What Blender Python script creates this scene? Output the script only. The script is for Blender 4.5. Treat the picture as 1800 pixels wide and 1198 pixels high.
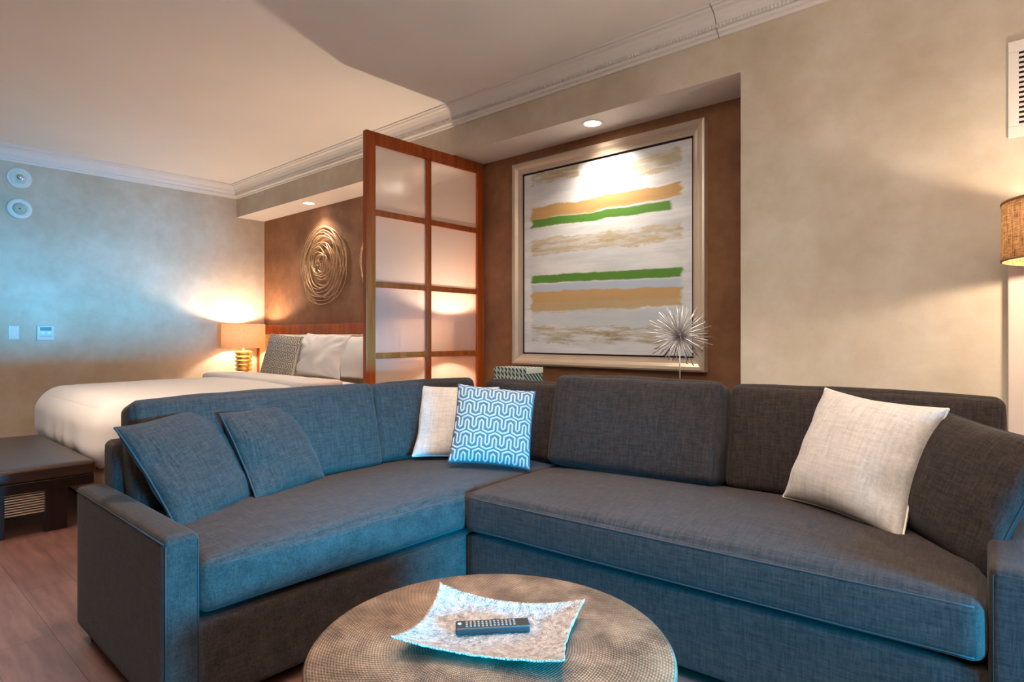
import bpy, bmesh, math, random
from mathutils import Vector, Matrix, noise
random.seed(7)
PI = math.pi
C = bpy.context.scene.collection
for o in list(bpy.data.objects): bpy.data.objects.remove(o)

# ---------------------------------------------------------------- camera, world, big lights, exposure
scn = bpy.context.scene
cam = bpy.data.objects.new('camera', bpy.data.cameras.new('camera')); C.objects.link(cam)
cam.location = (0, 0, 1.2); cam.rotation_euler = (PI/2, 0, math.radians(41.65))
cam.data.sensor_width = 36; cam.data.lens = 36*1068/1800; cam.data.shift_y = -10/1800; cam.data.clip_start = .02
scn.camera = cam
w = bpy.data.worlds.new('world'); scn.world = w; w.use_nodes = True
w.node_tree.nodes['Background'].inputs[0].default_value = (.30, .55, 1, 1)
w.node_tree.nodes['Background'].inputs[1].default_value = .6
scn.view_settings.view_transform = 'Standard'; scn.view_settings.look = 'None'
scn.view_settings.gamma = 1; scn.view_settings.use_curve_mapping = False
scn.view_settings.exposure = 0.62

def lamp(name, kind, loc, energy, color, target=None, **kw):
    d = bpy.data.lights.new(name, kind); d.energy = energy; d.color = color
    for k, v in kw.items(): setattr(d, k, v)
    o = bpy.data.objects.new(name, d); C.objects.link(o); o.location = loc
    if target is not None:
        o.rotation_euler = (Vector(target)-Vector(loc)).to_track_quat('-Z', 'Y').to_euler()
    return o
WARM = (1, .81, .60); WARM2 = (1, .80, .64)
# daylight entering through the window in the right-hand wall of the sitting area
lamp('window_daylight', 'AREA', (1.86, 1.25, .70), 84, (.0, .48, 1), (-3, 1.38, .22), shape='RECTANGLE', size=1.45, size_y=.6, spread=math.radians(46))
# unseen warm fill added over the seating to light the tops from above
for x_, y_, e_ in ((-2.3, 1.25, 12), (-2.0, 2.2, 6), (-1.0, 2.0, 10), (-.1, 1.6, 3), (-1.1, 1.1, 3)):
    lamp('seating_fill', 'AREA', (x_, y_, 2.93), e_, (1, .84, .74), (x_, y_, 0), shape='DISK', size=.35, spread=math.radians(80))
# added warm fill over the bed area, beyond the left edge of the frame
lamp('bed_area_fill', 'AREA', (-4.6, .1, 2.9), 30, WARM2, (-4.6, .1, 0), shape='RECTANGLE', size=1.0, size_y=1.0, spread=math.radians(110))
# uplight added behind the camera to brighten ceiling and walls, itself unseen
lamp('fill_uplight', 'SPOT', (.1, -.15, 1.95), 640, (1, .93, .86), (.05, .0, 3), spot_size=math.radians(150), spot_blend=1, shadow_soft_size=.15)

# ---------------------------------------------------------------- materials
def lin(r, g, b):
    f = lambda c: (c/255/12.92) if c/255 <= .04045 else ((c/255+.055)/1.055)**2.4
    return (f(r), f(g), f(b), 1)
class N:
    def __init__(s, name):
        s.m = bpy.data.materials.new(name); s.m.use_nodes = True; s.t = s.m.node_tree
        s.b = s.t.nodes['Principled BSDF']; s.out = s.t.nodes['Material Output']
    def n(s, typ, **kw):
        x = s.t.nodes.new('ShaderNode'+typ)
        for k, v in kw.items():
            if k[0] == '_': x.inputs[k[1:].replace('_', ' ')].default_value = v
            else: setattr(x, k, v)
        return x
    def l(s, a, b): s.t.links.new(a, b)
    def coord(s, scale=(1, 1, 1), which='Object'):
        c = s.n('TexCoord'); mp = s.n('Mapping'); mp.inputs['Scale'].default_value = scale
        s.l(c.outputs[which], mp.inputs[0]); return mp.outputs[0]
    def noise(s, vec, scale, detail=4, rough=.5):
        x = s.n('TexNoise'); x.inputs['Scale'].default_value = scale; x.inputs['Detail'].default_value = detail
        x.inputs['Roughness'].default_value = rough
        if vec is not None: s.l(vec, x.inputs['Vector'])
        return x.outputs['Fac']
    def ramp(s, fac, stops):
        r = s.n('ValToRGB'); e = r.color_ramp.elements
        e[0].position = stops[0][0]; e[0].color = stops[0][1]; e[1].position = stops[-1][0]; e[1].color = stops[-1][1]
        for p, c in stops[1:-1]: q = e.new(p); q.color = c
        s.l(fac, r.inputs[0]); return r.outputs[0]
    def mix(s, fac, a, b, mode='MIX'):
        x = s.n('Mix', data_type='RGBA', blend_type=mode)
        for sock, v in ((x.inputs[0], fac), (x.inputs[6], a), (x.inputs[7], b)):
            if hasattr(v, 'is_output'): s.l(v, sock)
            else: sock.default_value = v
        return x.outputs[2]
    def math(s, op, a, b=None, c=None, clamp=False):
        x = s.n('Math', operation=op, use_clamp=clamp)
        for i, v in enumerate((a, b, c)):
            if v is None: continue
            if hasattr(v, 'is_output'): s.l(v, x.inputs[i])
            else: x.inputs[i].default_value = v
        return x.outputs[0]
    def bump(s, h, strength, dist=.01):
        b = s.n('Bump'); b.inputs['Strength'].default_value = strength; b.inputs['Distance'].default_value = dist
        s.l(h, b.inputs['Height']); s.l(b.outputs[0], s.b.inputs['Normal'])
    def base(s, c, rough=.6, metal=0, spec=.5):
        if hasattr(c, 'is_output'): s.l(c, s.b.inputs['Base Color'])
        else: s.b.inputs['Base Color'].default_value = c
        s.b.inputs['Roughness'].default_value = rough; s.b.inputs['Metallic'].default_value = metal
        s.b.inputs['Specular IOR Level'].default_value = spec

def plain(name, c, rough=.6, metal=0, spec=.5, var=.06, scale=6):
    k = N(name); f = k.noise(k.coord(), scale)
    a = tuple(x*(1-var) for x in c[:3])+(1,); b = tuple(min(1, x*(1+var)) for x in c[:3])+(1,)
    k.base(k.ramp(f, [(.3, a), (.7, b)]), rough, metal, spec); return k.m
def plaster(name, a, b, c, scale=1.6):
    k = N(name); v = k.coord()
    f = k.noise(v, scale, 9, .62); g = k.noise(v, scale*6, 6, .6)
    col = k.ramp(f, [(.34, a), (.5, b), (.66, c)])
    col = k.mix(.25, col, k.ramp(g, [(.35, a), (.65, c)]))
    k.base(col, .62, 0, .3); k.bump(g, .08, .004); return k.m
def weave(name, dark, light, s=1.0, slub=.5):
    k = N(name); c = k.n('TexCoord').outputs['Object']
    def thr(sc):
        mp = k.n('Mapping'); mp.inputs['Scale'].default_value = sc; k.l(c, mp.inputs[0]); return k.noise(mp.outputs[0], 1, 3, .55)
    a = thr((18*s, 420*s, 420*s)); b = thr((420*s, 18*s, 420*s)); d = thr((420*s, 420*s, 18*s)); e = thr((9*s, 90*s, 90*s)); g = thr((90*s, 9*s, 9*s)); 
    m = k.math('MAXIMUM', k.math('MAXIMUM', a, b), d)
    m2 = k.math('MULTIPLY', k.math('ADD', e, g), slub)
    t = k.math('ADD', k.math('MULTIPLY', m, .62), k.math('MULTIPLY', m2, .55))
    k.base(k.ramp(t, [(.48, dark), (.78, light)]), .88, 0, .25)
    k.b.inputs['Sheen Weight'].default_value = .04
    k.bump(t, .35, .002); return k.m
def wood(name, a, b, rough=.35, sc=(30, 30, 2)):
    k = N(name); v = k.coord(sc); f = k.noise(v, 1, 6, .6)
    k.base(k.ramp(f, [(.3, a), (.7, b)]), rough, 0, .3); return k.m

M = {}
M['wall'] = plaster('beige_faux_plaster', lin(186, 170, 148), lin(200, 186, 166), lin(214, 203, 187))
M['niche'] = plaster('copper_brown_suede', lin(118, 79, 54), lin(136, 94, 66), lin(152, 110, 80), 2.2)
M['white'] = plain('white_paint', lin(226, 218, 210), .55, var=.02)
M['ceil'] = plain('ceiling_paint', lin(232, 228, 222), .8, var=.015, scale=2)
M['crown'] = plain('crown_paint', lin(222, 216, 210), .5, var=.02)
M['fabric'] = weave('charcoal_linen', lin(13, 10, 9), lin(66, 53, 46), 1.6, .4)
M['fabric_dark'] = plain('charcoal_piping', lin(34, 30, 30), .9)
M['linen'] = weave('white_linen', lin(150, 142, 134), lin(186, 178, 171))
M['cotton'] = plain('white_cotton', lin(232, 226, 222), .85, var=.015, scale=3)
M['cherry'] = wood('cherry_wood', lin(140, 58, 18), lin(188, 92, 36), .45)
M['teal'] = plain('slate_grey_cloth', lin(62, 72, 77), .9, var=.1, scale=120)
M['cord'] = plain('ivory_embroidery', lin(140, 139, 136), .85, var=.04, scale=200)
M['greycloth'] = plain('charcoal_print', lin(92, 84, 82), .9)
M['beigecloth'] = plain('oatmeal_cloth', lin(200, 188, 172), .9)
M['cream'] = plain('cream_upholstery', lin(214, 186, 146), .6, var=.04)
M['leather'] = plain('dark_brown_leather', lin(52, 34, 26), .32, var=.25, scale=5)
M['espresso'] = wood('espresso_wood', lin(24, 14, 12), lin(40, 24, 20), .3)
M['black'] = plain('black_plastic', lin(24, 19, 18), .5)
M['brass'] = plain('aged_brass', lin(196, 164, 126), .4, .5, var=.2, scale=40)
M['champ'] = plain('champagne_frame', lin(198, 180, 160), .35, .35, var=.05)
M['silverw'] = plain('silver_metal', lin(218, 214, 212), .3, .75, var=.08, scale=60)
M['plastic'] = plain('white_plastic', lin(214, 216, 208), .4, var=.02)
M['lcd'] = plain('lcd_grey', lin(104, 128, 128), .3)
M['slot'] = plain('vent_shadow_brown', lin(34, 20, 14), .8)
M['gold'] = plain('brushed_gold', lin(206, 178, 120), .25, .8, var=.1, scale=50)
M['crownseam'] = plain('crown_joint_gap', lin(110, 98, 90), .8)
M['bedbase'] = plain('tan_bed_base', lin(150, 108, 76), .8)

# frosted, faintly reeded acrylic panes
k = N('frosted_acrylic'); v = k.coord((1, 1, 1)); wv = k.n('TexWave', wave_type='BANDS', bands_direction='Y')
wv.inputs['Scale'].default_value = 60; k.l(v, wv.inputs['Vector'])
k.base(lin(250, 244, 240), .34); k.b.inputs['Transmission Weight'].default_value = .9; k.b.inputs['IOR'].default_value = 1.18
k.bump(wv.outputs[0], .25, .01)
t_ = k.n('BsdfTranslucent'); t_.inputs[0].default_value = lin(245, 240, 236); mx_ = k.n('MixShader'); mx_.inputs[0].default_value = .2
k.l(k.b.outputs[0], mx_.inputs[1]); k.l(t_.outputs[0], mx_.inputs[2]); k.l(mx_.outputs[0], k.out.inputs[0]); M['frost'] = k.m
# translucent lamp shades
def shade_mat(name, a, b, tr, bur=False):
    k = N(name); v = k.coord((1, 1, 1) if not bur else (1, 1, 1))
    if bur:
        c = k.n('TexCoord').outputs['Object']
        m1 = k.n('Mapping'); m1.inputs['Scale'].default_value = (30, 30, 420); k.l(c, m1.inputs[0])
        m2 = k.n('Mapping'); m2.inputs['Scale'].default_value = (240, 240, 20); k.l(c, m2.inputs[0])
        f = k.math('MULTIPLY', k.math('ADD', k.noise(m1.outputs[0], 1, 3), k.noise(m2.outputs[0], 1, 3)), .5)
    else: f = k.noise(v, 40)
    col = k.ramp(f, [(.38, a), (.62, b)])
    k.base(col, .85, 0, .1)
    t = k.n('BsdfTranslucent'); k.l(col, t.inputs[0]); mx = k.n('MixShader'); mx.inputs[0].default_value = tr
    k.l(k.b.outputs[0], mx.inputs[1]); k.l(t.outputs[0], mx.inputs[2]); k.l(mx.outputs[0], k.out.inputs[0]); return k.m
M['shade'] = shade_mat('tan_fabric_shade', lin(200, 156, 114), lin(206, 162, 120), .06)
M['burlap'] = shade_mat('burlap_shade', lin(110, 72, 44), lin(214, 164, 112), .12, True)
def emis(name, c, st):
    k = N(name); k.base((0, 0, 0, 1)); k.b.inputs['Emission Color'].default_value = c; k.b.inputs['Emission Strength'].default_value = st; return k.m
M['glow'] = emis('lamp_glow', (1, .86, .66, 1), 6)

# floor: wood look planks running along X
k = N('brown_plank_floor'); v = k.coord()
br = k.n('TexBrick'); br.inputs['Scale'].default_value = 1; br.inputs['Brick Width'].default_value = 1.2; br.inputs['Row Height'].default_value = .2
br.inputs['Mortar Size'].default_value = .0015; br.inputs['Color1'].default_value = lin(104, 74, 66); br.inputs['Color2'].default_value = lin(124, 92, 82)
br.inputs['Mortar'].default_value = lin(66, 44, 38); k.l(v, br.inputs['Vector'])
g = k.noise(k.coord((3, 26, 1)), 1, 7, .65)
k.base(k.mix(.75, br.outputs[0], k.ramp(g, [(.3, lin(150, 120, 112)), (.7, lin(255, 246, 240))]), 'MULTIPLY'), .42); M['floor'] = k.m

# hammered metal table top: concentric rings of small dimples
k = N('hammered_bronze'); c = k.n('TexCoord').outputs['Object']; sp = k.n('SeparateXYZ'); k.l(c, sp.inputs[0])
rad = k.math('SQRT', k.math('ADD', k.math('MULTIPLY', sp.outputs[0], sp.outputs[0]), k.math('MULTIPLY', sp.outputs[1], sp.outputs[1])))
ang = k.math('ARCTAN2', sp.outputs[1], sp.outputs[0])
r1 = k.math('SINE', k.math('MULTIPLY', rad, 900)); 
r2 = k.math('SINE', k.math('ADD', k.math('MULTIPLY', ang, 190), k.math('MULTIPLY', k.math('FLOOR', k.math('MULTIPLY', rad, 143.2)), 2.1)))
h = k.math('ADD', k.math('MULTIPLY', r1, .5), k.math('MULTIPLY', r2, .5)); nz = k.noise(c, 9, 6, .65)
t = k.math('ADD', k.math('MULTIPLY', h, .14), nz)
k.base(k.ramp(t, [(.3, lin(60, 45, 35)), (.5, lin(100, 78, 60)), (.72, lin(134, 109, 86))]), .5, .45); k.bump(h, .5, .002); M['hammer'] = k.m
# cast aluminium plate
k = N('cast_aluminium'); v = k.coord(); f = k.noise(v, 62, 5, .65); g = k.noise(v, 200, 2)
k.base(k.ramp(f, [(.3, lin(112, 104, 100)), (.7, lin(196, 188, 184))]), .35, .25); k.bump(k.math('ADD', f, g), 1, .012); M['alu'] = k.m
# patterned box
k = N('teal_chevron_print'); v = k.coord((1, 1, 1)); wv = k.n('TexWave', wave_type='BANDS', bands_direction='DIAGONAL'); wv.inputs['Scale'].default_value = 19
k.l(v, wv.inputs['Vector']); ck = k.n('TexWave', wave_type='BANDS', bands_direction='X'); ck.inputs['Scale'].default_value = 9; k.l(v, ck.inputs['Vector'])
s_ = k.math('MAXIMUM', wv.outputs['Fac'], ck.outputs['Fac'])
k.base(k.ramp(s_, [(.72, lin(40, 92, 98)), (.82, lin(214, 222, 214))]), .5); M['box'] = k.m

# painting canvas: horizontal brushed bands
k = N('painted_canvas'); uv = k.n('TexCoord').outputs['UV']; sp = k.n('SeparateXYZ'); k.l(uv, sp.inputs[0]); U, V = sp.outputs[0], sp.outputs[1]
def mp(sc, off=(0, 0, 0)):
    m = k.n('Mapping'); m.inputs['Scale'].default_value = sc; m.inputs['Location'].default_value = off; k.l(uv, m.inputs[0]); return m.outputs[0]
brush = k.noise(mp((3, 34, 1)), 1, 8, .7); edge = k.noise(mp((5, 2, 1)), 1, 6, .65); fine = k.noise(mp((6, 42, 1)), 1, 6, .7); ends = k.noise(mp((2, 26, 1), (3, 1, 0)), 1, 5, .7)
col = k.ramp(brush, [(.3, lin(212, 214, 216)), (.55, lin(234, 236, 238)), (.75, lin(222, 230, 240))])
ygrey = k.ramp(k.noise(mp((2, 7, 1), (1, 5, 0)), 1, 4), [(.42, (0, 0, 0, 1)), (.62, (1, 1, 1, 1))])
col = k.mix(k.math('MULTIPLY', ygrey, .5), col, lin(190, 196, 206))
def band(col, yl0, yl1, yr0, yr1, c, u0=.045, u1=.955, op=1., wob=.02, streak=0.):
    lo = k.math('ADD', yl0, k.math('MULTIPLY', U, yr0-yl0)); hi = k.math('ADD', yl1, k.math('MULTIPLY', U, yr1-yl1))
    vv = k.math('ADD', V, k.math('MULTIPLY', k.math('SUBTRACT', edge, .5), wob*2.2)); vv = k.math('ADD', vv, k.math('MULTIPLY', k.math('SUBTRACT', fine, .5), wob))
    a = k.math('MULTIPLY', k.math('SUBTRACT', vv, lo), 160, clamp=True); b = k.math('MULTIPLY', k.math('SUBTRACT', hi, vv), 160, clamp=True)
    uu = k.math('ADD', U, k.math('MULTIPLY', k.math('SUBTRACT', ends, .5), .09))
    e1 = k.math('MULTIPLY', k.math('SUBTRACT', uu, u0), 60, clamp=True); e2 = k.math('MULTIPLY', k.math('SUBTRACT', u1, uu), 60, clamp=True)
    m = k.math('MULTIPLY', k.math('MULTIPLY', a, b), k.math('MULTIPLY', e1, e2))
    if streak: m = k.math('MULTIPLY', m, k.math('MULTIPLY', k.math('SUBTRACT', fine, streak), 5, clamp=True))
    return k.mix(k.math('MULTIPLY', m, op), col, c)
OL = lin(172, 152, 104); TAN = lin(196, 180, 146); OR = lin(200, 162, 108); GR = lin(92, 142, 58); BL = lin(188, 202, 222)
col = band(col, .925, 1.0, .95, 1.02, OL, u1=.38, op=.85, wob=.04, streak=.34)
col = band(col, .86, .97, .875, .975, TAN, u0=.66, op=.85, wob=.04, streak=.34)
col = band(col, .735, .81, .74, .81, OR, wob=.02); col = band(col, .745, .77, .755, .775, lin(190, 150, 92), op=.35)
col = band(col, .695, .745, .68, .73, GR, u1=.9, wob=.013)
col = band(col, .54, .635, .535, .62, TAN, op=.9, wob=.04, streak=.36); col = band(col, .565, .60, .57, .60, OL, op=.5, wob=.04, streak=.45)
col = band(col, .385, .435, .365, .415, GR, wob=.012)
col = band(col, .34, .385, .30, .365, BL, wob=.015); 
col = band(col, .225, .345, .235, .325, OR, op=.95, wob=.02); col = band(col, .21, .28, .235, .275, TAN, op=.8, wob=.03, streak=.36)
col = band(col, .14, .22, .13, .225, lin(196, 208, 218), op=.6, wob=.05)
col = band(col, .055, .15, .05, .14, OL, op=.9, wob=.05, streak=.42); col = band(col, .07, .12, .06, .11, lin(132, 112, 86), u0=.3, u1=.75, op=.8, wob=.04, streak=.5)
k.base(col, .5, 0, .4); k.bump(fine, .25, .003); M['canvas'] = k.m

# ---------------------------------------------------------------- mesh helpers
def link(name, me, mat, parent=None, smooth=False, loc=None, mx=None):
    o = bpy.data.objects.new(name, me); C.objects.link(o)
    if mat is not None and not me.materials: me.materials.append(mat)
    if smooth:
        for p in me.polygons: p.use_smooth = True
    if parent: o.parent = parent
    if mx is not None: o.matrix_local = mx
    elif loc is not None: o.location = loc
    return o
def obj(name, bm, mat, parent=None, smooth=False, loc=None, mx=None):
    me = bpy.data.meshes.new(name); bmesh.ops.recalc_face_normals(bm, faces=bm.faces[:]); bm.to_mesh(me); bm.free()
    return link(name, me, mat, parent, smooth, loc, mx)
def thing(name, label, cat, loc=(0, 0, 0), rz=0, group=None):
    o = bpy.data.objects.new(name, None); C.objects.link(o); o.location = loc; o.rotation_euler = (0, 0, rz); o.empty_display_size = .1
    o['label'] = label; o['category'] = cat
    if group: o['group'] = group
    return o
def tag(o, label, cat, group=None):
    o['label'] = label; o['category'] = cat
    if group: o['group'] = group
    return o
def struct(o): o['kind'] = 'structure'; return o
def add_box(bm, x0, x1, y0, y1, z0, z1, bev=0, seg=2, mx=None):
    r = bmesh.ops.create_cube(bm, size=1)['verts']
    for v in r:
        v.co = Vector(((x0+x1)/2+v.co.x*(x1-x0), (y0+y1)/2+v.co.y*(y1-y0), (z0+z1)/2+v.co.z*(z1-z0)))
    geo = r
    if bev:
        es = list({e for v in r for e in v.link_edges})
        q = bmesh.ops.bevel(bm, geom=es, offset=bev, segments=seg, affect='EDGES', profile=.5)
        geo = list({v for f in q['faces'] for v in f.verts})
    if mx is not None:
        for v in geo: v.co = mx @ v.co
    return geo
def box(name, a, b, mat, parent=None, bev=0, seg=2):
    bm = bmesh.new(); add_box(bm, a[0], b[0], a[1], b[1], a[2], b[2], bev, seg); return obj(name, bm, mat, parent)
def add_lathe(bm, prof, seg=48, c=(0, 0, 0), caps=True):
    rings = []
    for r, z in prof:
        rings.append([bm.verts.new((c[0]+r*math.cos(2*PI*i/seg), c[1]+r*math.sin(2*PI*i/seg), c[2]+z)) for i in range(seg)])
    for a, b in zip(rings, rings[1:]):
        for i in range(seg): bm.faces.new((a[i], a[(i+1) % seg], b[(i+1) % seg], b[i]))
    if caps:
        if prof[0][0] > 1e-5: bm.faces.new(rings[0])
        if prof[-1][0] > 1e-5: bm.faces.new(rings[-1])
def add_tube(bm, pts, r, seg=6, closed=False):
    pts = [Vector(p) for p in pts]; n = len(pts); rings = []; up = None
    for i, p in enumerate(pts):
        a = pts[(i-1) % n] if (closed or i > 0) else p; b = pts[(i+1) % n] if (closed or i < n-1) else p
        t = (b-a).normalized()
        if up is None: up = t.orthogonal().normalized()
        up = (up-t*up.dot(t)); up = up.normalized() if up.length > 1e-6 else t.orthogonal().normalized()
        s = t.cross(up); rr = r[i] if isinstance(r, (list, tuple)) else r
        rings.append([bm.verts.new(p+(up*math.cos(2*PI*k/seg)+s*math.sin(2*PI*k/seg))*rr) for k in range(seg)])
    m = n if closed else n-1
    for i in range(m):
        a, b = rings[i], rings[(i+1) % n]
        for k in range(seg): bm.faces.new((a[k], a[(k+1) % seg], b[(k+1) % seg], b[k]))
    if not closed: bm.faces.new(rings[0]); bm.faces.new(rings[-1])
def extrude_profile(bm, prof, p0, p1, out, up=Vector((0, 0, 1)), m0=0, m1=0):
    """prof: (out,up) list; swept p0->p1; m0/m1 mitre factors (shift along the run per unit out)."""
    d = (p1-p0).normalized(); A = []; B = []
    for a, b in prof:
        A.append(bm.verts.new(p0+out*a+up*b+d*a*m0)); B.append(bm.verts.new(p1+out*a+up*b+d*a*m1))
    n = len(prof)
    for i in range(n): bm.faces.new((A[i], A[(i+1) % n], B[(i+1) % n], B[i]))
    bm.faces.new(A); bm.faces.new(B)

# ---------------------------------------------------------------- room shell
XL, XR, YW, YN, YB, ZC, ZS = -7.2, 2.0, 3.2, 3.54, -2.6, 2.944, 2.59
NX = -1.23                                                        # right end of the niche
struct(box('floor', (XL-.1, YB-.1, -.1), (XR+.1, YN+.1, 0), M['floor']))
struct(box('ceiling', (XL-.1, YB-.1, ZC), (XR+.1, YN+.1, ZC+.1), M['ceil']))
struct(box('wall_left', (XL-.1, YB-.1, 0), (XL, YN+.1, ZC), M['wall']))
struct(box('wall_niche', (XL, YN, 0), (NX, YN+.1, ZC), M['niche']))
# right part of the long wall and the lintel above the niche, one wall
bm = bmesh.new(); add_box(bm, NX, XR, YW, YN+.1, 0, ZC); add_box(bm, XL, NX, YW, YN, ZS, ZC)
ob = struct(obj('wall_back', bm, M['wall']))
ob.data.materials.append(M['white'])
for p in ob.data.polygons:
    if p.center.z < ZS+.01 and p.normal.z < -.9: p.material_index = 1
# right wall with window opening, wall behind
bm = bmesh.new()
add_box(bm, XR, XR+.1, YB-.1, .5, 0, ZC); add_box(bm, XR, XR+.1, 2.1, YN+.1, 0, ZC); add_box(bm, XR, XR+.1, .5, 2.1, 0, .2); add_box(bm, XR, XR+.1, .5, 2.1, 2.1, ZC)
struct(obj('wall_right', bm, M['wall']))
struct(box('wall_front', (XL-.1, YB-.1, 0), (XR+.1, YB, ZC), M['wall']))
bm = bmesh.new()
for y in (.5, 1.27, 2.04): add_box(bm, XR, XR+.06, y, y+.06, .2, 2.1)
add_box(bm, XR, XR+.06, .5, 2.1, .2, .26); add_box(bm, XR, XR+.06, .5, 2.1, 2.04, 2.1)
struct(obj('window_1', bm, M['white']))
# crown mouldings
prof = [(0, 0), (0, -.138), (.012, -.138), (.016, -.122), (.03, -.118), (.034, -.104), (.030, -.098), (.034, -.09), (.046, -.078), (.058, -.05), (.078, -.028), (.098, -.02), (.102, -.012), (.12, -.010), (.12, 0)]
bm = bmesh.new(); o_ = Vector((0, -1, 0))
extrude_profile(bm, prof, Vector((XL, YW, ZC)), Vector((XR, YW, ZC)), o_, m0=1, m1=0)
x = XL+.06
while x < XR-.1:                                                   # row of small beads
    add_box(bm, x, x+.011, YW-.046, YW-.028, ZC-.098, ZC-.082); x += .019
struct(obj('trim_1', bm, M['crown']))
bm = bmesh.new(); extrude_profile(bm, prof, Vector((XL, YB, ZC)), Vector((XL, YW, ZC)), Vector((1, 0, 0)), m0=0, m1=-1)
struct(obj('trim_2', bm, M['crown']))
# open joint between two lengths of crown
bm = bmesh.new(); jx = -1.345
for a, b in zip(prof[1:-1], prof[2:]):
    add_tube(bm, [(jx-.5*0, YW-a[0]-.0006, ZC+a[1]), (jx, YW-b[0]-.0006, ZC+b[1])], .0022, 5)
struct(obj('trim_3', bm, M['crownseam']))
# baseboards
struct(box('baseboard_left', (XL, YB, 0), (XL+.015, YN, .12), M['crown'])); struct(box('baseboard_back', (NX, YW-.015, 0), (-.15, YW, .12), M['crown']))
# cream flush door to the right of the sofa
t = box('door_1', (-.135, YW-.03, 0), (.75, YW, 1.66), plain('cream_door_paint', lin(200, 184, 172), .5, var=.02), None, .004); struct(t)

# ---------------------------------------------------------------- wall fittings
def disc_thing(y, z, sprinkler):
    if sprinkler:
        t = thing('fire_sprinkler', 'round white sidewall sprinkler with stepped ring, high on the wall just under the crown', 'sprinkler', (XL, y, z))
        bm = bmesh.new(); add_lathe(bm, [(.095, 0), (.095, .006), (.086, .010), (.078, .006), (.070, .008), (.064, .014), (.05, .014), (.044, .008), (.0, .008)], 40); mxr = Matrix.Rotation(PI/2, 4, 'Y')
        obj('escutcheon', bm, M['plastic'], t, True, mx=mxr)
        bm = bmesh.new(); add_lathe(bm, [(.018, .006), (.018, .05), (.012, .055), (.012, .062), (.024, .064), (.024, .068), (0, .068)], 24); obj('nozzle', bm, M['silverw'], t, True, mx=mxr)
    else:
        t = thing('speaker_disc', 'round white flat disc with perforated centre on wall below the sprinkler', 'speaker', (XL, y, z))
        mxr = Matrix.Rotation(PI/2, 4, 'Y'); bm = bmesh.new(); add_lathe(bm, [(.095, 0), (.095, .012), (.088, .02), (.056, .022), (.054, .018), (0, .018)], 40); obj('cover', bm, M['plastic'], t, True, mx=mxr)
        bm = bmesh.new(); add_lathe(bm, [(.053, .018), (.05, .024), (.01, .026), (0, .026)], 32); obj('grille', bm, plain('grey_grille', lin(176, 180, 170), .6, var=.2, scale=300), t, True, mx=mxr)
        bm = bmesh.new(); add_lathe(bm, [(.006, .026), (.005, .03), (0, .03)], 12); obj('screw', bm, M['slot'], t, True, mx=mxr)
disc_thing(1.18, 2.664, True); disc_thing(1.18, 2.378, False)
t = thing('light_switch', 'small white rocker switch plate on wall left of the thermostat', 'light switch', (XL, 1.14, 1.225))
box('plate', (0, -.038, -.062), (.006, .038, .062), M['plastic'], t, .002); bm = bmesh.new(); add_box(bm, .006, .011, -.017, .017, -.034, .034, .002); obj('rocker', bm, M['cotton'], t)
t = thing('thermostat', 'white square wall thermostat with small grey display', 'thermostat', (XL, 1.375, 1.222))
box('housing', (0, -.068, -.07), (.028, .068, .07), M['plastic'], t, .005); box('display', (.028, -.045, .022), (.0295, .045, .055), M['lcd'], t)
for q in (-.02, .025): box('button', (.028, q-.008, -.004), (.031, q+.008, .008), M['silverw'], t, .001)
box('lower_slot', (.028, -.045, -.032), (.029, .045, -.027), M['lcd'], t)
# wall vent (upper right)
t = thing('wall_vent', 'white metal return air grille with dark slots, high on wall above the floor lamp', 'vent', (-.135, YW, 2.0))
bm = bmesh.new(); W_, H_ = .62, .39
for a in ((0, W_, 0, .045), (0, W_, H_-.045, H_), (0, .034, .045, H_-.045), (W_-.034, W_, .045, H_-.045)): add_box(bm, a[0], a[1], -.012, 0, a[2], a[3], .002)
obj('frame', bm, M['white'], t); box('backing', (.034, -.002, .045), (W_-.034, 0, H_-.045), M['slot'], t)
bm = bmesh.new()
for i in range(15): z = .045+.02*i; add_box(bm, .034, W_-.034, -.010, -.004, z, z+.009)
obj('louvers', bm, M['white'], t)

# ---------------------------------------------------------------- recessed downlights
def downlight(x, y, label):
    t = thing('recessed_downlight', label, 'ceiling light', (x, y, ZS), group=None)
    bm = bmesh.new(); add_lathe(bm, [(.054, 0), (.054, -.003), (.072, -.004), (.075, 0)], 40, caps=False); obj('trim_ring', bm, M['white'], t, True)
    bm = bmesh.new(); add_lathe(bm, [(0, -.0015), (.054, -.0015)], 40, caps=False); obj('lens', bm, emis('downlight_lens', (1, .9, .76, 1), 14), t)
    return t
downlight(-2.255, 3.33, 'round recessed downlight in the niche soffit above the striped painting')
downlight(-5.85, 3.36, 'round recessed downlight in the niche soffit above the wire wall sculpture')
downlight(-4.72, 3.36, 'round recessed downlight in soffit, seen through the frosted panes')
for x, e in ((-2.255, 40), (-5.85, 30), (-4.72, 24)):
    lamp('downlight_beam', 'SPOT', (x, 3.34, ZS-.012), e, (1, .87, .72), (x, 3.40, 1.2), spot_size=math.radians(125), spot_blend=.9, shadow_soft_size=.03)

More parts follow.
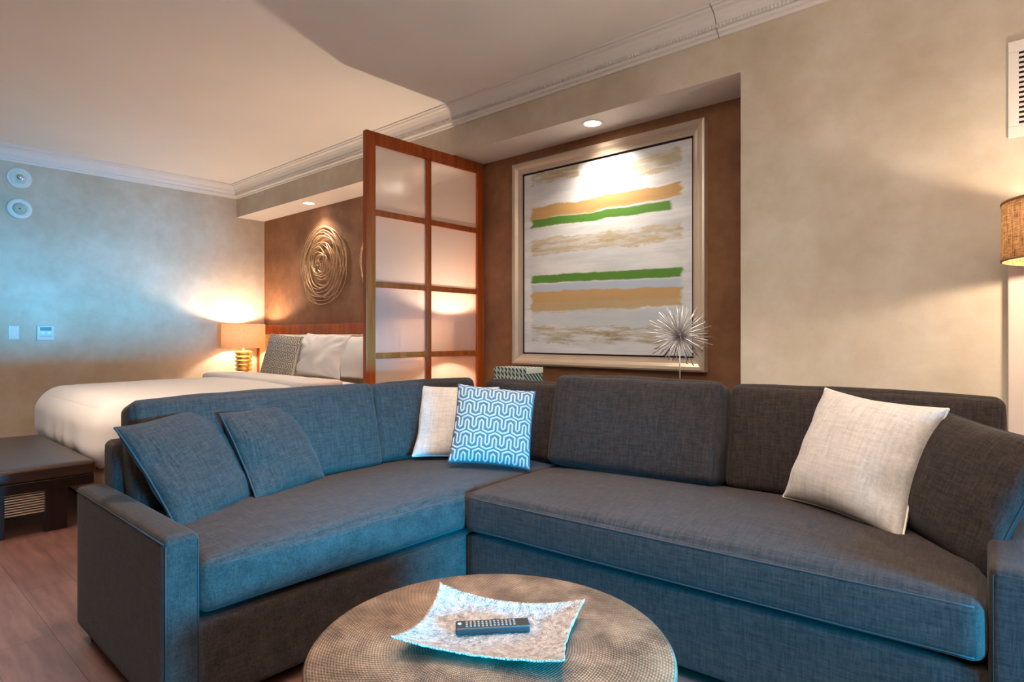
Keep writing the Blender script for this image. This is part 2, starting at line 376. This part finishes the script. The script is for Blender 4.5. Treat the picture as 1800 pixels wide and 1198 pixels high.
# ---------------------------------------------------------------- painting
t = thing('framed_painting', 'large square abstract painting of green, ochre and grey stripes in champagne frame', 'painting', (-2.333, YN, 1.742))
PW, PH = 1.545, 1.53
fp = [(0, 0), (0, .05), (.012, .056), (.03, .05), (.05, .034), (.07, .026), (.082, .024), (.082, 0)]  # (inward, out)
bm = bmesh.new(); rings = []
cs = [(-1, -1), (1, -1), (1, 1), (-1, 1)]
for cx, cz in cs: rings.append([bm.verts.new((cx*(PW/2-a), -b, cz*(PH/2-a))) for a, b in fp])
for i in range(4):
    a, b = rings[i], rings[(i+1) % 4]
    for j in range(len(fp)-1): bm.faces.new((a[j], a[j+1], b[j+1], b[j]))
obj('frame', bm, M['champ'], t)
bm = bmesh.new()
for (x0, x1, z0, z1) in ((-PW/2+.08, PW/2-.08, -PH/2+.08, -PH/2+.094), (-PW/2+.08, PW/2-.08, PH/2-.094, PH/2-.08), (-PW/2+.08, -PW/2+.094, -PH/2+.08, PH/2-.08), (PW/2-.094, PW/2-.08, -PH/2+.08, PH/2-.08)):
    add_box(bm, x0, x1, -.014, 0, z0, z1)
obj('inner_lip', bm, M['espresso'], t)
bm = bmesh.new(); a, b = PW/2-.093, PH/2-.093; uvl = bm.loops.layers.uv.new('UV')
vs = [bm.verts.new((x, -.012, z)) for x, z in ((-a, -b), (a, -b), (a, b), (-a, b))]; f = bm.faces.new(vs)
for l, q in zip(f.loops, ((0, 0), (1, 0), (1, 1), (0, 1))): l[uvl].uv = q
me = bpy.data.meshes.new('canvas'); bm.to_mesh(me); bm.free(); link('canvas', me, M['canvas'], t)

# ---------------------------------------------------------------- wire wall sculptures
def wire_art(cx, cz, label, seed, R=.43):
    rnd = random.Random(seed); bm = bmesh.new()
    n = 20
    for i in range(n):
        f = ((i+1)/n)**.85; r = R*f; ox = rnd.uniform(-.05, .05)*(1-f*.6); oz = rnd.uniform(-.05, .05)*(1-f*.6)+.02*(1-f)
        if i == n-1: ox = oz = 0
        ph = rnd.uniform(0, 6.28); amp = rnd.uniform(.02, .055); y0 = -.02-.05*(1-f)-rnd.uniform(0, .015)
        pts = []
        for j in range(56):
            a = 2*PI*j/56; rr = r*(1+amp*math.sin(2*a+ph)+.02*math.sin(5*a+ph*2))
            pts.append((ox+rr*math.cos(a), y0+.008*math.sin(3*a+ph), oz+rr*math.sin(a)))
        add_tube(bm, pts, .0043, 5, True)
    for q in range(3): add_tube(bm, [(0, -.07, .02*q), (.02, -.001, .02*q)], .003, 5)
    add_tube(bm, [(-R*.5, -.03, 0), (-R*.5, -.001, 0)], .003); add_tube(bm, [(R*.5, -.03, 0), (R*.5, -.001, 0)], .003)
    o = obj('wire_wall_sculpture', bm, M['brass'], None, True, (cx, YN, cz)); tag(o, label, 'wall art', 'wire rosettes above the bed')
wire_art(-5.83, 1.95, 'round sculpture of looping metal wire rings, left of the wooden screen', 3)
wire_art(-4.72, 1.95, 'round looping wire sculpture half hidden behind the frosted wooden screen', 5)

# ---------------------------------------------------------------- wooden screen with frosted panes
SX, SY0, SY1, SZ = -3.472, 2.406, YN-.002, 2.588
t = thing('room_divider', 'tall cherry wood screen with frosted panes beside the bed', 'room divider', (SX, SY0, 0))
L = SY1-SY0; ST = .042
def bar(name, y0, y1, z0, z1, th=ST):
    bm = bmesh.new(); add_box(bm, -th/2, th/2, y0, y1, z0, z1, .003, 2); return obj(name, bm, M['cherry'], t)
bar('stile', 0, .075, 0, SZ); bar('stile', L-.075, L, 0, SZ); bar('top_rail', .075, L-.075, SZ-.085, SZ); bar('bottom_rail', .075, L-.075, 0, .1)
ym = .555; bar('mullion', ym-.022, ym+.022, .1, SZ-.085, .034)
zc = [2.041, 1.549, 1.06, .57]
for z in zc:
    bar('muntin', .075, ym-.022, z-.02, z+.02, .034); bar('muntin', ym+.022, L-.075, z-.02, z+.02, .034)
zz = [SZ-.085]+sum([[z+.02, z-.02] for z in zc], [])+[.1]
for i in range(0, len(zz), 2):
    for y0, y1 in ((.075, ym-.022), (ym+.022, L-.075)):
        bm = bmesh.new(); add_box(bm, -.002, .002, y0-.004, y1+.004, zz[i+1]-.004, zz[i]+.004); obj('pane', bm, M['frost'], t)

# ---------------------------------------------------------------- bed
def soft_box(sx, sy, sz, r, cuts=22, top=0., bot=0., side=0., nz=0., seed=0, fz=4.):
    """rounded, slightly puffed box centred on origin; returns bmesh"""
    bm = bmesh.new(); bmesh.ops.create_cube(bm, size=2)
    bmesh.ops.subdivide_edges(bm, edges=bm.edges[:], cuts=cuts, use_grid_fill=True)
    h = Vector((sx/2, sy/2, sz/2)); off = Vector((seed*3.1, seed*1.7, seed))
    for v in bm.verts:
        c = Vector([math.copysign(abs(math.sin(q*PI/2)), q) for q in v.co])
        p = Vector((c.x*h.x, c.y*h.y, c.z*h.z)); inn = Vector([max(-(h[i]-r), min(h[i]-r, p[i])) for i in range(3)])
        d = p-inn
        if d.length > 1e-7: p = inn+d.normalized()*r
        fx, fy, fzz = 1-c.x**2, 1-c.y**2, 1-c.z**2
        p.z += (top if c.z > 0 else -bot)*(abs(c.z))*(fx*fy)**.6*(1 if c.z > 0 else 1)
        p.x += side*c.x*fy*fzz; p.y += side*c.y*fx*fzz
        if nz: p += Vector((noise.noise(p*fz+off), noise.noise(p*fz+off+Vector((9, 0, 0))), noise.noise(p*fz+off+Vector((0, 9, 0)))))*nz
        v.co = p
    return bm
def soft(name, mat, parent, c, size, r, rz=0, **kw):
    bm = soft_box(*size, r, **kw); return obj(name, bm, mat, parent, True, mx=Matrix.Translation(c) @ Matrix.Rotation(rz, 4, 'Z'))
BX0, BX1, BY0, BY1 = -6.63, -4.62, 1.17, 3.40
t = thing('bed', 'king bed in smooth white linen with wood topped cream headboard', 'bed', ((BX0+BX1)/2, (BY0+BY1)/2, 0)); bw, bl = BX1-BX0, BY1-BY0
box('bed_base', (-bw/2+.05, -bl/2+.06, .03), (bw/2-.05, bl/2, .34), M['bedbase'], t, .01)
# duvet draped over the mattress
bm = soft_box(bw, bl, .50, .2, cuts=46, top=.035, nz=.004, seed=2, fz=3)
for v in bm.verts:
    if v.co.z < .1:
        k_ = (.1-v.co.z)/.35; a = math.atan2(v.co.y, v.co.x)
        if v.co.y < -bl/2+.2: v.co.y += .018*k_*math.sin(v.co.x*17+2*math.sin(v.co.x*5))
        if v.co.x > bw/2-.2: v.co.x += .018*k_*math.sin(v.co.y*15)
        if v.co.x < -bw/2+.2: v.co.x -= .015*k_*math.sin(v.co.y*15)
o = obj('duvet', bm, M['cotton'], t, True, (0, -.01, .505))
bm = soft_box(bw+.015, .40, .09, .035, cuts=20, top=.01, nz=.007, seed=4, fz=6); obj('sheet_fold', bm, M['cotton'], t, True, (0, .50, .765))
hb0, hb1 = -7.19, -4.02
cx = (BX0+BX1)/2; cy = (BY0+BY1)/2
box('headboard_rail', (hb0-cx, 3.455-cy, 1.215), (hb1-cx, YN-.002-cy, 1.318), M['cherry'], t, .004)
box('headboard_end', (hb0-cx, 3.44-cy, .02), (hb0-cx+.04, YN-.002-cy, 1.215), M['cherry'], t, .004)
for i in range(3):
    x0 = hb0+.04+i*(hb1-hb0-.04)/3; x1 = hb0+.04+(i+1)*(hb1-hb0-.04)/3
    box('headboard_panel', (x0-cx+.002, 3.45-cy, .35), (x1-cx-.002, YN-.01-cy, 1.213), M['cream'], t, .012, 3)

# ---------------------------------------------------------------- pillows
def pillow_mesh(Wd, Hd, T, n=40, pinch=.05, wr=.005, seed=0, ear=.0, dent=None):
    def surf(u, v, s):
        x = Wd/2*u*(1-pinch*(1-v*v)*(abs(u)**3)); y = Hd/2*v*(1-pinch*(1-u*u)*(abs(v)**3))
        q = max(0, (1-u**2)*(1-v**2)); z = s*T/2*(q**.42)
        e = (1-q)**2
        nn = noise.noise(Vector((x*7+seed, y*7, s*2.))) ; rad_ = noise.noise(Vector((math.atan2(v, u)*5+seed, s, seed*.3)))
        z += wr*nn*(q**.3)+s*wr*.9*rad_*(q**.4)*(1-q)*2
        zz = noise.noise(Vector((u*1.3+seed*2, v*1.3, 4.)))*wr*2.2*(1-q)
        z += zz
        z += s*wr*1.3*(q**.25)*(1-q)*math.sin(9*math.atan2(abs(v), abs(u)+.001)+seed*1.7+3*noise.noise(Vector((u*2, v*2, seed))))*max(abs(u), abs(v))**3
        if dent:
            for (du, dv, dr, dd) in dent:
                g = math.exp(-((u-du)**2+(v-dv)**2)/dr**2); z -= s*dd*g*(q**.3); x -= du*dd*.9*g; 
        return Vector((x, y, z))
    return surf
def pillow(name, label, T_, nrm, up, Wd, Hd, mat, thick=.15, piping=None, pattern=None, seed=0, group=None, cat='pillow', dent=None, pinch=.05, wr=.005, roll=0, n=40):
    nz_ = Vector(nrm).normalized(); y_ = Vector(up); y_ = (y_-nz_*y_.dot(nz_)).normalized(); y_ = Matrix.Rotation(math.radians(roll), 3, nz_) @ y_; x_ = y_.cross(nz_)
    R_ = Matrix((x_, y_, nz_)).transposed().to_4x4(); mx = Matrix.Translation(T_) @ R_
    t = thing(name, label, cat, T_, 0, group); t.matrix_world = mx
    surf = pillow_mesh(Wd, Hd, thick, pinch=pinch, wr=wr, seed=seed, dent=dent)
    def warp(i): q = -1+2*i/n; return math.copysign(abs(math.sin(q*PI/2))**.9, q)
    bm = bmesh.new(); G = {}
    for s in (1, -1):
        for i in range(n+1):
            for j in range(n+1):
                edge_ = i in (0, n) or j in (0, n)
                if s == -1 and edge_: G[s, i, j] = G[1, i, j]; continue
                G[s, i, j] = bm.verts.new(surf(warp(i), warp(j), s))
        for i in range(n):
            for j in range(n): bm.faces.new((G[s, i, j], G[s, i+1, j], G[s, i+1, j+1], G[s, i, j+1]))
    obj('cover', bm, mat, t, True)
    if piping is not None:
        bm = bmesh.new(); rim = [(warp(i), -1) for i in range(n)]+[(1, warp(i)) for i in range(n)]+[(warp(n-i), 1) for i in range(n)]+[(-1, warp(n-i)) for i in range(n)]
        add_tube(bm, [surf(u, v, 1) for u, v in rim], .0042, 6, True); obj('piping', bm, piping, t, True)
    if pattern is not None:
        pm, per, rows, lw, off = pattern; bm = bmesh.new(); p = 2/per; S = 2/rows; d = p/8
        def strip(pl):
            # densify, then ribbon in uv
            dn = []
            for a, b in zip(pl, pl[1:]):
                m_ = max(1, int(math.dist(a, b)/.035))
                for q in range(m_): dn.append((a[0]+(b[0]-a[0])*q/m_, a[1]+(b[1]-a[1])*q/m_))
            dn.append(pl[-1]); L_ = []; 
            for i, (u, v) in enumerate(dn):
                a = dn[max(0, i-1)]; b = dn[min(len(dn)-1, i+1)]; tx, ty = b[0]-a[0], b[1]-a[1]; q = math.hypot(tx, ty) or 1
                nx, ny = -ty/q*lw/2, tx/q*lw/2; row = None
                if abs(u) < .985 and abs(v) < .985:
                    row = []
                    for sg, lift in ((1, .0006), (.6, .0022), (-.6, .0022), (-1, .0006)):
                        uu = max(-.992, min(.992, u+nx*sg)); vv = max(-.992, min(.992, v+ny*sg))
                        P = surf(uu, vv, 1); P.z += lift; row.append(bm.verts.new(P))
                L_.append(row)
            for a, b in zip(L_, L_[1:]):
                if a and b:
                    for q in range(3): bm.faces.new((a[q], a[q+1], b[q+1], b[q]))
        nrow = int(rows)+2
        for r_ in range(-1, nrow):
            y0 = -1+off+(r_-.3)*S
            for (hw, pk, hi, lo, bt) in ((p/4+d, 1.0, .86, .38, .26), (p/4-d, .76, .64, .16, .02)):
                pl = []; c_ = -1-p
                while c_ < 1+p:
                    pl += [(c_-hw, y0+lo*S), (c_-hw, y0+hi*S), (c_, y0+pk*S), (c_+hw, y0+hi*S), (c_+hw, y0+lo*S), (c_+p/2, y0+bt*S)]; c_ += p
                strip(pl)
        obj('embroidery', bm, pm, t, True)
    return t
# ---------------------------------------------------------------- sectional sofa
sofa = thing('sectional_sofa', 'large L-shaped charcoal linen sectional sofa around the coffee table', 'sofa')
FB = M['fabric']
def seam(parent, pts, closed=False): 
    bm = bmesh.new(); add_tube(bm, pts, .0028, 5, closed); return obj('seam', bm, M['fabric_dark'], parent, True)
def fbox(name, x0, x1, y0, y1, z0, z1, r=.02, mx=None, **kw):
    bm = soft_box(x1-x0, y1-y0, z1-z0, r, **kw); m = Matrix.Translation(((x0+x1)/2, (y0+y1)/2, (z0+z1)/2))
    return obj(name, bm, FB, sofa, True, mx=(mx @ m if mx is not None else m))
# left section (runs along Y)
lx0, lx1, ly0, ly1 = -2.91, -1.95, .656, 2.84
fbox('base', lx0+.01, lx1-.005, ly0+.02, ly1, .05, .317, .018, cuts=10)
a = fbox('arm', lx0, lx1, ly0, ly0+.10, .05, .597, .016, cuts=14, top=.004)
seam(a, [(-.48, -.049, .257), (.466, -.049, .257)]) ; seam(a, [(.477, -.046, -.25), (.477, -.046, .252), (.477, .044, .256), (.477, .047, -.25)])
fbox('back_frame', lx0, lx0+.14, ly0+.09, ly1, .3, .775, .03, cuts=14)
b = fbox('seat_cushion', -2.72, lx1+.004, ly0+.105, 2.72, .335, .505, .034, cuts=30, top=.035, side=.012, nz=.002)
seam(b, [(.385, -.93+.0467*i, .062+.004*math.sin(i/40*PI)) for i in range(41)])
# right section frame
ang = math.radians(4.2); MR = Matrix.Translation((-1.95, 1.873, 0)) @ Matrix.Rotation(ang, 4, 'Z')
rl = 1.84
fbox('base', .0, rl, .01, .93, .05, .317, .018, MR, cuts=10)
a = fbox('arm', rl-.01, rl+.10, -.0, .97, .05, .597, .018, MR, cuts=14, top=.004)
seam(a, [(-.045, -.482, -.25), (-.045, -.482, .255), (.046, -.482, .255), (.046, -.482, -.25)])
fbox('back_frame', -.9, rl+.10, .84, .98, .3, .80, .03, MR, cuts=14)
b = fbox('seat_cushion', .002, rl-.012, -.012, .80, .335, .505, .036, MR, cuts=34, top=.04, side=.01, nz=.003, seed=5)
for z in (.066, -.068): seam(b, [(-.885+.0443*i, -.401-.009*(1-(i/20-1)**2), z) for i in range(41)])
for x, y in ((lx0+.09, ly0+.05), (lx1-.08, ly0+.06), (lx0+.09, ly1-.08), (-.2, 2.1), (-.25, 2.8)):
    bm = bmesh.new(); add_lathe(bm, [(.022, 0), (.03, .06)], 4); obj('leg', bm, M['espresso'], sofa, False, (x, y, 0))
# back cushions: local x = width, y = height, z = thickness/front
def back_cushion(c, yaw, lean, W_, H_, T_, seed=0, mxp=None):
    n_ = Vector((math.cos(yaw)*math.cos(lean), math.sin(yaw)*math.cos(lean), math.sin(lean)))
    x_ = Vector((0, 0, 1)).cross(n_).normalized(); y_ = n_.cross(x_)
    mx = Matrix.Translation(c) @ Matrix((x_, y_, n_)).transposed().to_4x4()
    bm = soft_box(W_, H_, T_, .036, cuts=30, top=.035, bot=.02, side=.014, nz=.006, seed=seed, fz=5)
    o = obj('back_cushion', bm, FB, sofa, True, mx=mx)
    rim = []; a, b = W_/2-.008, H_/2-.008; zf = T_/2-.018
    for i in range(30): rim.append((-a+2*a*i/30, -b-.004, zf))
    for i in range(20): rim.append((a+.002, -b+2*b*i/20, zf))
    for i in range(30): rim.append((a-2*a*i/30, b+.004, zf))
    for i in range(20): rim.append((-a-.002, b-2*b*i/20, zf))
    return o
R_ = math.radians
back_cushion((-2.735, 1.36, .715), 0, R_(14), 1.14, .44, .17, 1)
back_cushion((-2.735, 2.30, .715), R_(-4), R_(14), .74, .43, .17, 2)
back_cushion((-2.26, 2.66, .715), R_(-88), R_(12), .56, .43, .17, 3)
back_cushion((-1.555, 2.665, .745), R_(-84), R_(14), .88, .47, .18, 4)
back_cushion((-.62, 2.82, .735), R_(-86), R_(10), .98, .47, .17, 6)

# throw pillows (placed leaning on the cushions behind them)
def sc(T, s): return tuple(Vector((0, 0, 1.2))+(Vector(T)-Vector((0, 0, 1.2)))*s)
pillow('throw_pillow', 'dark charcoal linen pillow leaning on the left sofa arm', (-2.55, .965, .685), (.71, .36, .55), (-.45, -.25, 1), .46, .47, FB, .15, M['fabric_dark'], seed=1, roll=4, group='charcoal throw pillows', dent=[(-.75, .1, .3, .014)])
pillow('throw_pillow', 'dark charcoal pillow, right of another by the left sofa arm', (-2.60, 1.33, .694), (.84, .27, .47), (-.45, -.12, 1), .415, .415, FB, .14, M['fabric_dark'], seed=2, roll=4, group='charcoal throw pillows', dent=[(-.8, -.3, .3, .014)])
pillow('throw_pillow', 'plain white pillow tucked behind the patterned pillow in the sofa corner', sc((-2.354, 2.208, .747), 1.04), (.48, -.65, .50), (0, 0, 1), .44, .42, M['linen'], .12, M['cord'], seed=3, dent=[(-.8, -.4, .3, .014)])
pillow('throw_pillow', 'teal grey pillow embroidered with white interlocking lines, in the sofa corner', (-2.15, 2.27, .735), (.64, -.64, .42), (-.06, .02, 1), .415, .42, M['teal'], .13, None, (M['cord'], 5.6, 5.0, .044, .05), seed=4, wr=.003, roll=-8)
pillow('throw_pillow', 'large white linen pillow near the right end of the sofa', sc((-.569, 2.70, .722), .955), (-.33, -.84, .42), (.09, .30, .95), .48, .485, M['linen'], .22, M['beigecloth'], seed=5, roll=-6, pinch=.08, dent=[(.8, -.45, .3, .014)])
pillow('throw_pillow', 'dark charcoal pillow behind the large white one, against the right arm', (-.235, 2.47, .712), (-.62, -.70, .36), (.25, .10, .95), .48, .44, FB, .16, M['fabric_dark'], seed=6, group='charcoal throw pillows', dent=[(.7, -.5, .3, .014)])
# bed pillows
pillow('accent_pillow', 'small grey and cream geometric print pillow on the bed', (-5.931, 3.10, .99), (.33, -.9, .29), (-.02, .29, .96), .44, .45, M['beigecloth'], .12, None, (M['greycloth'], 5.6, 5.0, .03, .05), seed=8, wr=.003, n=30)
pillow('bed_pillow', 'white bed pillow right behind the patterned pillow', (-5.40, 3.26, 1.0), (.1, -.95, .3), (0, .3, .95), .70, .44, M['cotton'], .20, None, seed=9, wr=.02, n=36)
pillow('bed_pillow', 'white bed pillow whose corner shows left of the patterned pillow', (-6.13, 3.30, 1.0), (.05, -.95, .3), (0, .3, .95), .66, .44, M['cotton'], .16, None, seed=10, wr=.012, n=30)
pillow('bed_pillow', 'white bed pillow beside the wooden screen post', (-4.86, 3.33, .99), (0, -.95, .3), (0, .3, .95), .66, .42, M['cotton'], .18, None, seed=11, wr=.012, n=30)

# ---------------------------------------------------------------- coffee table, plate, remote
TC = (-1.09, 1.146)
t = thing('coffee_table', 'round hammered bronze coffee table in front of the sofa', 'coffee table', (TC[0], TC[1], 0))
bm = bmesh.new(); add_lathe(bm, [(0, .36), (.455, .36), (.466, .366), (.467, .392), (.462, .399), (.452, .401), (.3, .4005), (0, .4)], 96, caps=False); obj('tabletop', bm, M['hammer'], t, True)
bm = bmesh.new(); add_lathe(bm, [(.40, 0), (.42, .02), (.43, .18), (.42, .34), (.41, .36)], 64); obj('drum_base', bm, M['hammer'], t, True)
# plate
n = 60; bm = bmesh.new(); PS = .220; PD = .168
def plate(u, v):
    r = max(abs(u), abs(v)); q = u*u*v*v
    z = .006+.016*max(0, (r-.55)/.45)**1.5+.026*q
    cor = noise.noise(Vector((u*6, v*6, 3.))); ed = max(0, (r-.9)/.1)
    x = PS*u*(1-.09*(1-v*v)*abs(u)+.012*ed*cor); y = PD*v*(1-.09*(1-u*u)*abs(v)+.012*ed*noise.noise(Vector((u*7, v*7, 8.))))
    z += .0022*noise.noise(Vector((x*85, y*85, 0)))+.0012*noise.noise(Vector((x*190, y*190, 5)))
    return Vector((x, y, z))
Gt = [[bm.verts.new(plate(-1+2*i/n, -1+2*j/n)) for j in range(n+1)] for i in range(n+1)]
Gb = [[bm.verts.new(plate(-1+2*i/n, -1+2*j/n)-Vector((0, 0, .005))) for j in range(n+1)] for i in range(n+1)]
for i in range(n):
    for j in range(n):
        bm.faces.new((Gt[i][j], Gt[i+1][j], Gt[i+1][j+1], Gt[i][j+1])); bm.faces.new((Gb[i][j], Gb[i][j+1], Gb[i+1][j+1], Gb[i+1][j]))
for i in range(n):
    for (a, b, c, d) in ((Gt[i][0], Gt[i+1][0], Gb[i+1][0], Gb[i][0]), (Gt[i][n], Gt[i+1][n], Gb[i+1][n], Gb[i][n]), (Gt[0][i], Gt[0][i+1], Gb[0][i+1], Gb[0][i]), (Gt[n][i], Gt[n][i+1], Gb[n][i+1], Gb[n][i])):
        bm.faces.new((a, b, c, d))
o = obj('decorative_plate', bm, M['alu'], None, True, (-1.11, 1.176, .4065)); o.rotation_euler = (0, 0, R_(27))
tag(o, 'square silver textured metal plate with upturned corners on the coffee table', 'plate')
# remote control
t = thing('remote_control', 'black television remote lying on the silver plate', 'remote control', (-1.115, 1.176, .4165), R_(48))
bm = bmesh.new(); add_box(bm, -.098, .098, -.024, .024, .0, .017, .003); obj('case', bm, M['black'], t)
btn = plain('grey_button', lin(104, 94, 88), .5)
bm = bmesh.new(); add_lathe(bm, [(.005, .017), (.005, .0185), (0, .019)], 12, (-.088, .004, 0)); obj('power_button', bm, plain('pale_power_button', lin(170, 200, 205), .5), t)
for i in range(13):
    for j in range(3):
        x0 = -.072+i*.0105; y0 = -.0155+j*.0115
        bm = bmesh.new(); add_box(bm, x0, x0+.0062, y0, y0+.0078, .0165, .0186, .0008, 1); obj('button', bm, btn, t)

# ---------------------------------------------------------------- bench at the foot of the bed
t = thing('bench', 'dark brown leather bench at the foot of the bed', 'bench', (-5.355, .87, 0))
hx, hy = .775, .27
bm = soft_box(2*hx, 2*hy, .085, .022, cuts=18, top=.012); obj('seat_cushion', bm, M['leather'], t, True, (0, 0, .36))
box('frame', (-hx+.01, -hy+.01, .255), (hx-.01, hy-.01, .318), M['espresso'], t, .004)
for sx in (-1, 1):
    for sy in (-1, 1):
        yc = -hy+.05 if sy < 0 else .065; hw = .035 if sy < 0 else .055
        box('leg', (sx*(hx-.05)-.035, yc-hw, 0), (sx*(hx-.05)+.035, yc+hw, .256), M['espresso'], t, .003)
bm = bmesh.new()
for i in range(9): z = .12+i*.0155; add_box(bm, hx-.06, hx-.045, -hy+.08, .015, z, z+.007)
obj('slatted_panel', bm, M['champ'], t)

# ---------------------------------------------------------------- nightstands and bedside lamps
def nightstand(x, y, w_, label):
    t = thing('nightstand', label, 'nightstand', (x, y, 0), group='nightstands')
    box('carcass', (-w_/2, -.22, .08), (w_/2, .22, .60), M['espresso'], t, .004); box('nightstand_top', (-w_/2-.01, -.23, .60), (w_/2+.01, .23, .63), M['cherry'], t, .004)
    d = box('drawer', (-w_/2+.02, -.232, .34), (w_/2-.02, -.218, .57), M['cherry'], t, .003)
    box('handle', (-.07, -.25, .45), (.07, -.232, .462), M['silverw'], d, .002)
    for sx in (-1, 1):
        for sy in (-1, 1): box('leg', (sx*(w_/2-.03)-.02, sy*.19-.02, 0), (sx*(w_/2-.03)+.02, sy*.19+.02, .08), M['espresso'], t)
nightstand(-6.925, 3.17, .50, 'narrow nightstand under the lamp between bed and far wall')
nightstand(-3.95, 3.17, .56, 'nightstand behind the frosted screen, beside the bed')
def bedside_lamp(x, y, label, e):
    t = thing('table_lamp', label, 'lamp', (x, y, .63), group='bedside lamps')
    bm = bmesh.new(); add_lathe(bm, [(.075, 0), (.09, .006), (.09, .02), (.08, .028)], 40); obj('foot', bm, M['gold'], t, True)
    bm = bmesh.new(); pr = [(.06, .026)]
    for i in range(7):
        z = .035+i*.045; pr += [(.076, z), (.092, z+.008), (.092, z+.026), (.076, z+.034)]
    pr += [(.085, .356), (.092, .36), (.092, .388), (.06, .394)]
    add_lathe(bm, pr, 40); obj('stacked_ring_body', bm, M['gold'], t, True)
    bm = bmesh.new(); add_lathe(bm, [(.012, .39), (.018, .405), (.01, .42), (.01, .50), (0, .50)], 16); obj('stem', bm, M['silverw'], t, True)
    bm = bmesh.new(); add_lathe(bm, [(.230, .425), (.232, .425), (.232, .698), (.230, .698)], 64, caps=False)
    s = obj('lamp_shade', bm, M['shade'], t, True)
    bm = bmesh.new()
    for a in range(3): add_tube(bm, [(0, 0, .50), (.229*math.cos(a*2.094), .229*math.sin(a*2.094), .50)], .002, 5)
    obj('shade_spider', bm, M['silverw'], s)
    bm = bmesh.new(); add_lathe(bm, [(0, .49), (.02, .50), (.03, .535), (.02, .565), (0, .575)], 16, caps=False); obj('bulb', bm, M['glow'], t, True)
    lamp('bedside_lamp_light', 'POINT', (x, y, .63+.60), e, WARM, shadow_soft_size=.035)
bedside_lamp(-6.92, 3.155, 'gold ringed bedside lamp with tan drum shade in the far corner', 25)
bedside_lamp(-3.80, 3.16, 'lit bedside lamp seen blurred through the frosted screen', 33)

# ---------------------------------------------------------------- console behind the sofa, box, starburst
t = thing('console_table', 'dark console table in the niche behind the sofa', 'console table', (-2.25, 3.32, 0))
box('tabletop', (-.95, -.2, .735), (.98, .2, .77), M['espresso'], t, .003); box('apron', (-.9, -.17, .65), (.93, .17, .735), M['espresso'], t)
for sx in (-.88, .91):
    for sy in (-.15, .15): box('leg', (sx-.025, sy-.025, 0), (sx+.025, sy+.025, .65), M['espresso'], t)
t = thing('decorative_box', 'small teal and white chevron print box on the console under the painting', 'box', (-2.84, 3.26, .77))
box('box_body', (-.15, -.09, 0), (.15, .09, .165), M['box'], t, .002); box('lid', (-.153, -.093, .165), (.153, .093, .205), M['box'], t, .003)
t = thing('starburst_sculpture', 'silver spiky starburst on thin stem standing in front of the painting', 'sculpture', (-1.575, 3.2, .77))
bm = bmesh.new(); add_lathe(bm, [(0, 0), (.06, 0), (.06, .012), (.01, .018)], 32, caps=False); obj('foot', bm, M['silverw'], t, True)
bm = bmesh.new(); add_tube(bm, [(0, 0, .01), (0, 0, .43)], .0042, 8); obj('stem', bm, M['silverw'], t, True)
bm = bmesh.new(); rnd = random.Random(4); K = 120
for i in range(K):
    z = 1-2*(i+.5)/K; a = i*2.39996; s = math.sqrt(1-z*z); L_ = rnd.uniform(.15, .195)
    if z < -.93: continue
    d = Vector((s*math.cos(a), s*math.sin(a), z)); add_tube(bm, [Vector((0, 0, .43))+d*.004, Vector((0, 0, .43))+d*L_], [.0014, .0026], 5)
obj('spikes', bm, M['silverw'], t, True)
bm = bmesh.new(); bmesh.ops.create_icosphere(bm, subdivisions=2, radius=.012); obj('hub', bm, M['silverw'], t, True, (0, 0, .43))

# ---------------------------------------------------------------- floor lamp at the right edge
FX, FY = .125, 2.84
t = thing('floor_lamp', 'floor lamp with burlap drum shade at the right end of the sofa', 'lamp', (FX, FY, 0))
bm = bmesh.new(); add_lathe(bm, [(0, 0), (.06, 0), (.12, .004), (.12, .02), (.02, .03)], 40, caps=False); obj('foot', bm, M['espresso'], t, True)
bm = bmesh.new(); add_lathe(bm, [(.011, .02), (.011, 1.50), (.018, 1.51), (.018, 1.56), (0, 1.56)], 16); obj('pole', bm, M['espresso'], t, True)
bm = bmesh.new(); add_tube(bm, [(-.15, -.02, 1.452), (.03, 0, 1.452)], .009, 8); obj('swing_arm', bm, M['espresso'], t, True)
bm = bmesh.new(); add_lathe(bm, [(.262, 1.462), (.265, 1.462), (.265, 1.672), (.262, 1.672)], 72, caps=False); s = obj('lamp_shade', bm, M['burlap'], t, True)
for z in (1.462, 1.664):
    bm = bmesh.new(); add_lathe(bm, [(.266, z), (.2675, z), (.2675, z+.008), (.266, z+.008)], 72, caps=False); obj('shade_binding', bm, M['bedbase'], s, True)
bm = bmesh.new()
for a in range(3): add_tube(bm, [(0, 0, 1.55), (.262*math.cos(a*2.094+.3), .262*math.sin(a*2.094+.3), 1.55)], .002, 5)
obj('shade_spider', bm, M['silverw'], s)
bm = bmesh.new(); add_lathe(bm, [(0, 1.56), (.02, 1.565), (.03, 1.60), (.02, 1.63), (0, 1.64)], 16, caps=False); obj('bulb', bm, M['glow'], t, True)
lamp('floor_lamp_light', 'POINT', (FX, FY, 1.53), 33, WARM, shadow_soft_size=.035)
